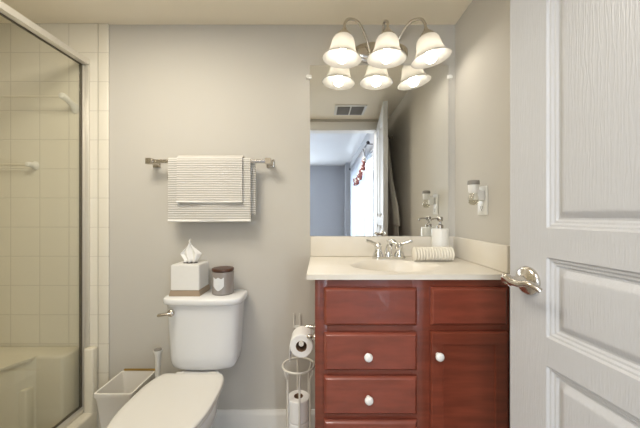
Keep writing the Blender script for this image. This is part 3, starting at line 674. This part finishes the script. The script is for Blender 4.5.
# ------------------------------------------------------------------ toilet paper: holder, hook, stand
hx, hz = -0.078, 0.588
ho = thing('toilet_paper_holder', 'nickel toilet paper holder on the side of the vanity', 'toilet paper holder', (CX0, -0.30, 0.61))
for nm, y in (('arm', -0.243), ('arm', -0.352)):
    b = B(); lathe(b, [(0.001, 0), (0.020, 0), (0.020, 0.004), (0.013, 0.009), (0.009, 0.014)], (CX0-0.0005, y, 0.628), 20, Matrix.Rotation(-PI/2, 4, 'Y'))
    if y > -0.3: tube(b, smooth_path([(CX0-0.010, y, 0.628), (CX0-0.032, y, 0.630), (hx+0.006, y, 0.622), (hx, y, hz+0.014)], 6), lambda t: 0.010-0.002*t, 12)
    else: tube(b, smooth_path([(CX0-0.010, y, 0.628), (CX0-0.024, y-0.004, 0.632), (CX0-0.034, y-0.004, 0.630)], 6), lambda t: 0.010-0.003*t, 12)
    obj(nm, b, M_nickel, ho, 50)
b = B(); cyl(b, (hx, -0.236, hz+0.010), (hx, -0.350, hz+0.010), 0.011, 14); obj('spindle', b, M_wire, ho)
def roll_mesh(L, R, rc_, paper=True):
    b = B(); lathe(b, [(rc_, 0), (R-0.003, 0), (R, 0.003), (R, L-0.003), (R-0.003, L), (rc_, L)], (0, 0, 0), 40, None, False, False)
    c = B(); lathe(c, [(rc_, 0), (rc_+0.0004, 0), (rc_+0.0004, L), (rc_, L), (rc_-0.0015, L-0.0005), (rc_-0.0015, 0.0005), (rc_, 0)], (0, 0, 0), 32, None, False, False)
    return b, c
def place(bm, M): bmesh.ops.transform(bm, matrix=M, verts=bm.verts[:]); return bm
r0 = thing('toilet_roll', 'white toilet roll hanging on the holder beside the vanity', 'toilet roll', (hx, -0.345, hz-0.002))
pb, cb = roll_mesh(0.098, 0.049, 0.023)
Mx = Matrix.Translation((hx, -0.247, hz-0.002)) @ Matrix.Rotation(PI/2, 4, 'X')
place(pb, Mx); box(pb, hx-0.0495, hx-0.0482, -0.345, -0.247, hz-0.068, hz, 0.0004)
obj('paper', pb, M_paper, r0, 40); obj('core', place(cb, Mx), M_core, r0, 40)

sx_, sy_ = -0.100, -0.205
st = thing('toilet_roll_stand', 'cream wire stand for spare toilet rolls beside the vanity', 'toilet roll stand', (sx_, sy_, 0))
def circ(r, z, n=40): return [(sx_+r*math.cos(2*PI*i/n), sy_+r*math.sin(2*PI*i/n), z) for i in range(n)]
b = B(); tube(b, circ(0.073, 0.436), 0.0050, 10, True); obj('top_ring', b, M_wire, st, 60)
b = B(); tube(b, circ(0.068, 0.006), 0.0045, 10, True); obj('base_ring', b, M_wire, st, 60)
b = B(); tube(b, circ(0.060, 0.082), 0.0035, 10, True); lathe(b, [(0.001, 0), (0.058, 0), (0.058, 0.004), (0.001, 0.004)], (sx_, sy_, 0.0845), 32); obj('shelf', b, M_wire, st, 40)
for k in range(6):
    a = PI/6+2*PI*k/6+0.15; c, s = math.cos(a), math.sin(a)
    b = B(); pts = [(0.073, 0.436), (0.0735, 0.425), (0.068, 0.405), (0.060, 0.388), (0.0585, 0.365), (0.0585, 0.30), (0.0585, 0.20), (0.0585, 0.10), (0.061, 0.05), (0.067, 0.015), (0.068, 0.006)]
    tube(b, smooth_path([(sx_+r*c, sy_+r*s, z) for r, z in pts], 5), 0.0046, 8); obj('wire', b, M_wire, st, 60)
labels = ['topmost spare toilet roll with open core in the wire stand', 'second spare toilet roll under the topmost in the wire stand']
r1 = None
for k, z in enumerate((0.193, 0.0905)):
    if r1 is None:
        r1 = thing('toilet_roll', labels[0], 'toilet roll', (sx_, sy_, z), 'spare rolls in the wire stand')
        pb, cb = roll_mesh(0.1, 0.0515, 0.021)
        for nm, m_, bb in (('paper', M_paper, pb), ('core', M_core, cb)):
            o = obj(nm, bb, m_, None, 40); o.parent = r1
    else:
        r2 = r1.copy(); col.objects.link(r2); r2.location = (sx_, sy_, z); r2['label'] = labels[k]
        for ch in list(r1.children):
            c = ch.copy(); col.objects.link(c); c.parent = r2
hk = thing('wall_hook', 'small white double prong hook on the wall above toilet roll', 'hook', (-0.122, 0, 0.55))
b = B(); box(b, -0.141, -0.103, -0.006, -0.0005, 0.532, 0.546, 0.002); obj('plate', b, M_white, hk)
b = B(); tube(b, smooth_path([(-0.138, -0.010, 0.612), (-0.138, -0.008, 0.58), (-0.138, -0.009, 0.548), (-0.134, -0.012, 0.538), (-0.122, -0.013, 0.536), (-0.110, -0.012, 0.538), (-0.106, -0.009, 0.548), (-0.106, -0.008, 0.58), (-0.106, -0.010, 0.612)], 6), 0.0036, 10)
obj('prongs', b, M_white, hk, 50)

# ------------------------------------------------------------------ shower: base, enclosure, bars
bs = thing('shower_tray', 'cream molded shower base with low curb behind the glass', 'shower base', (-1.6, -0.8, 0))
b = B(); box(b, -1.300, -1.176, -1.56, -0.012, 0, 0.109, 0.012, 3); obj('curb', b, M_base, bs, 40)
b = B(); box(b, XL+0.001, -1.300, -1.56, -0.012, 0, 0.05, 0.004); obj('pan', b, M_base, bs, 40)
b = B(); box(b, -1.225, -1.176, -0.050, -0.0115, 0.10, 0.440, 0.009, 3); obj('corner_post', b, M_base, bs, 40)
b = B(); box(b, -1.93, -1.264, -0.130, -0.0115, 0.05, 0.440, 0.014, 3); obj('end_deck', b, M_base, bs, 40)
b = B(); pl = [(XL+0.001, -1.56), (XL+0.001, -0.1), (-1.37, -0.1), (-1.385, -0.128), (-1.405, -0.145), (-1.425, -0.17), (-1.44, -0.21), (-1.455, -0.30), (-1.47, -0.45), (-1.48, -0.7), (-1.48, -1.56)]
prism(b, pl, (0.05, 0.441), 'z', 0.012); obj('side_ledge', b, M_base, bs, 50)
b = B(); box(b, -1.90, -1.395, -0.178, -0.135, 0.05, 0.300, 0.008, 3); obj('step', b, M_base, bs, 40)
en = thing('shower_door', 'framed clear glass shower door along the left side', 'shower door', (-1.245, -0.8, 0.11))
b = B(); prism(b, [(-1.264, 1.925), (-1.257, 1.925), (-1.257, 1.930), (-1.244, 1.930), (-1.244, 1.925), (-1.222, 1.928), (-1.220, 1.934), (-1.220, 1.955), (-1.264, 1.957)], (-0.012, -1.56), 'y'); obj('header', b, M_alu, en, 30)
b = B(); box(b, -1.262, -1.244, -0.026, -0.0115, 0.1095, 1.925, 0.002); box(b, -1.244, -1.220, -0.020, -0.0115, 0.1095, 1.925, 0.003); obj('jamb', b, M_alu, en, 30)
b = B(); box(b, -1.264, -1.224, -1.56, -0.027, 0.1095, 0.128, 0.003); obj('bottom_track', b, M_alu, en, 30)
b = B(); box(b, -1.257, -1.251, -1.55, -0.034, 0.134, 1.922); obj('glass_pane', b, M_glass, en, 0)
b = B(); box(b, -1.260, -1.248, -0.0335, -0.0265, 0.1285, 1.925); box(b, -1.260, -1.248, -1.55, -0.0335, 0.1285, 0.1335); box(b, -1.260, -1.248, -1.55, -0.0335, 1.9225, 1.9248)
o = obj('gasket', b, M_gasket, en, 0); o['label'] = 'dark gasket round the glass'
def shower_bar(x1, z, out, label, drop, k=1.0):
    t = thing('shower_towel_bar', label, 'towel bar', (x1, -0.011, z))
    for x in (x1, XL+0.06):
        b = B()
        loft(b, [[Vector((x+k*hx*math.cos(2*PI*i/20), y, zc+k*hz*math.sin(2*PI*i/20))) for i in range(20)] for y, zc, hx, hz in
                 ((-0.0115, z-drop, 0.020, 0.026), (-0.018, z-drop, 0.020, 0.026), (-0.03, z-drop*0.7, 0.014, 0.018), (-0.011-out*0.7, z-drop*0.2, 0.013, 0.016), (-0.011-out, z, 0.015, 0.017), (-0.011-out-0.014, z, 0.014, 0.015), (-0.011-out-0.018, z, 0.008, 0.009))])
        obj('bracket', b, M_white, t, 50)
    b = B(); cyl(b, (x1, -0.011-out, z), (XL+0.06, -0.011-out, z), 0.0045, 12); obj('rod', b, M_base, t)
shower_bar(-1.295, 1.732, 0.075, 'upper white rod bar on the tiled shower wall', 0.035)
shower_bar(-1.505, 1.395, 0.035, 'lower white rod bar on the tiled shower wall', 0.0, 0.85)

# ------------------------------------------------------------------ things seen only in the mirror
vt = thing('ceiling_vent', 'white ceiling vent with two grey grilles reflected in mirror', 'vent', (0.29, -1.305, CEIL))
b = B(); box(b, 0.14, 0.44, -1.44, -1.17, CEIL-0.010, CEIL-0.0005, 0.003); obj('frame', b, M_trim, vt)
for x0, x1 in ((0.165, 0.283), (0.297, 0.415)):
    b = B(); box(b, x0, x1, -1.415, -1.195, CEIL-0.0125, CEIL-0.0102)
    for k in range(9): y = -1.405+k*0.0245; box(b, x0, x1, y, y+0.006, CEIL-0.017, CEIL-0.0126)
    obj('grille', b, M_grille, vt, 0)
rh = thing('robe_hook', 'hook on the wall behind the open door seen in mirror', 'hook', (XR, -1.38, 1.90))
b = B(); lathe(b, [(0.001, 0), (0.020, 0), (0.018, 0.006), (0.009, 0.010), (0.001, 0.011)], (XR-0.0005, -1.38, 1.905), 20, Matrix.Rotation(-PI/2, 4, 'Y'))
tube(b, smooth_path([(XR-0.010, -1.38, 1.905), (XR-0.032, -1.38, 1.893), (XR-0.046, -1.38, 1.900), (XR-0.048, -1.38, 1.915)], 6), 0.0055, 10); obj('hook_arm', b, M_nickel, rh, 50)
b = B(); rings = []; n = 48
for k, (z, ya, yb_, hxx) in enumerate(((1.905, -1.388, -1.372, 0.008), (1.89, -1.40, -1.36, 0.014), (1.80, -1.42, -1.34, 0.022), (1.65, -1.43, -1.28, 0.028), (1.47, -1.44, -1.20, 0.033), (1.32, -1.44, -1.09, 0.036), (1.20, -1.44, -1.00, 0.038), (1.06, -1.44, -0.95, 0.040), (1.04, -1.44, -0.945, 0.038), (1.03, -1.43, -0.985, 0.030), (0.90, -1.43, -0.955, 0.034), (0.80, -1.43, -0.94, 0.034), (0.79, -1.42, -0.95, 0.028))):
    ym, hy = (ya+yb_)/2, (yb_-ya)/2
    rings.append([Vector((XR-0.052+(hxx*0.8+0.007*math.sin(6*2*PI*i/n+0.3)*min(1, k/3))*math.cos(2*PI*i/n), ym+hy*math.sin(2*PI*i/n), z)) for i in range(n)])
loft(b, rings); rb = obj('hanging_towel', b, M_robe, None, 60); tag(rb, 'beige towel hanging on the hook behind the door in mirror', 'towel')
# bedroom curtain, rod and garland
cr = thing('curtain_rod', 'dark curtain rod over the glazed bedroom door in mirror', 'curtain rod', (BX1-0.08, -3.5, 2.09))
b = B(); cyl(b, (BX1-0.08, -2.46, 2.09), (BX1-0.08, -4.72, 2.09), 0.011, 12)
for y in (-2.39, -4.73): lathe(b, [(0.001, -0.025), (0.018, -0.018), (0.025, 0), (0.018, 0.018), (0.001, 0.025)], (BX1-0.08, y, 2.09), 16)
obj('rod', b, M_dkmetal, cr, 50)
for y in (-2.47, -4.64):
    b = B(); cyl(b, (BX1-0.0005, y, 2.09), (BX1-0.08, y, 2.09), 0.007, 10); obj('bracket', b, M_dkmetal, cr)
def curtain(y0, y1, nf, label):
    b = B(); n = nf*10; f, k_ = [], []
    for i in range(n+1):
        u = i/n; y = y0+(y1-y0)*u; x = BX1-0.08+0.022*math.sin(2*PI*nf*u)
        f.append((x, y)); 
    loft(b, [[Vector((x, y, z)) for x, y in f] for z in (0.02, 0.7, 1.4, 2.075)], False, False, False)
    o = obj('curtain', b, M_sheer, None, 60); m = o.modifiers.new('solid', 'SOLIDIFY'); m.thickness = 0.002
    tag(o, label, 'curtain')
curtain(-4.48, -2.62, 15, 'sheer white curtain across the bedroom glazed door in mirror')
ga = thing('flower_garland', 'red and white flower garland draped over the curtain rod in mirror', 'garland', (BX1-0.13, -3.4, 1.9))
pts = smooth_path([(BX1-0.13, -2.47, 2.02), (BX1-0.13, -2.30, 1.86), (BX1-0.13, -2.45, 1.77), (BX1-0.13, -2.75, 1.70), (BX1-0.13, -3.05, 1.655), (BX1-0.13, -3.35, 1.68)], 7)
b = B(); tube(b, pts, 0.006, 8); obj('vine', b, M_dkmetal, ga)
for k, p in enumerate(pts[7::2]):
    b = B()
    for q in range(6):
        a = 2*PI*q/6; c = p+Vector((random.uniform(-.02, .0), 0.035*math.cos(a)+random.uniform(-.02, .02), 0.035*math.sin(a)+random.uniform(-.03, .02)))
        lathe(b, [(0.001, -0.022), (0.016, -0.012), (0.021, 0), (0.014, 0.014), (0.001, 0.020)], c, 8, Matrix.Rotation(random.uniform(0, 3), 4, 'X'))
    obj('flower', b, M_red if k % 4 else M_white, ga, 60)
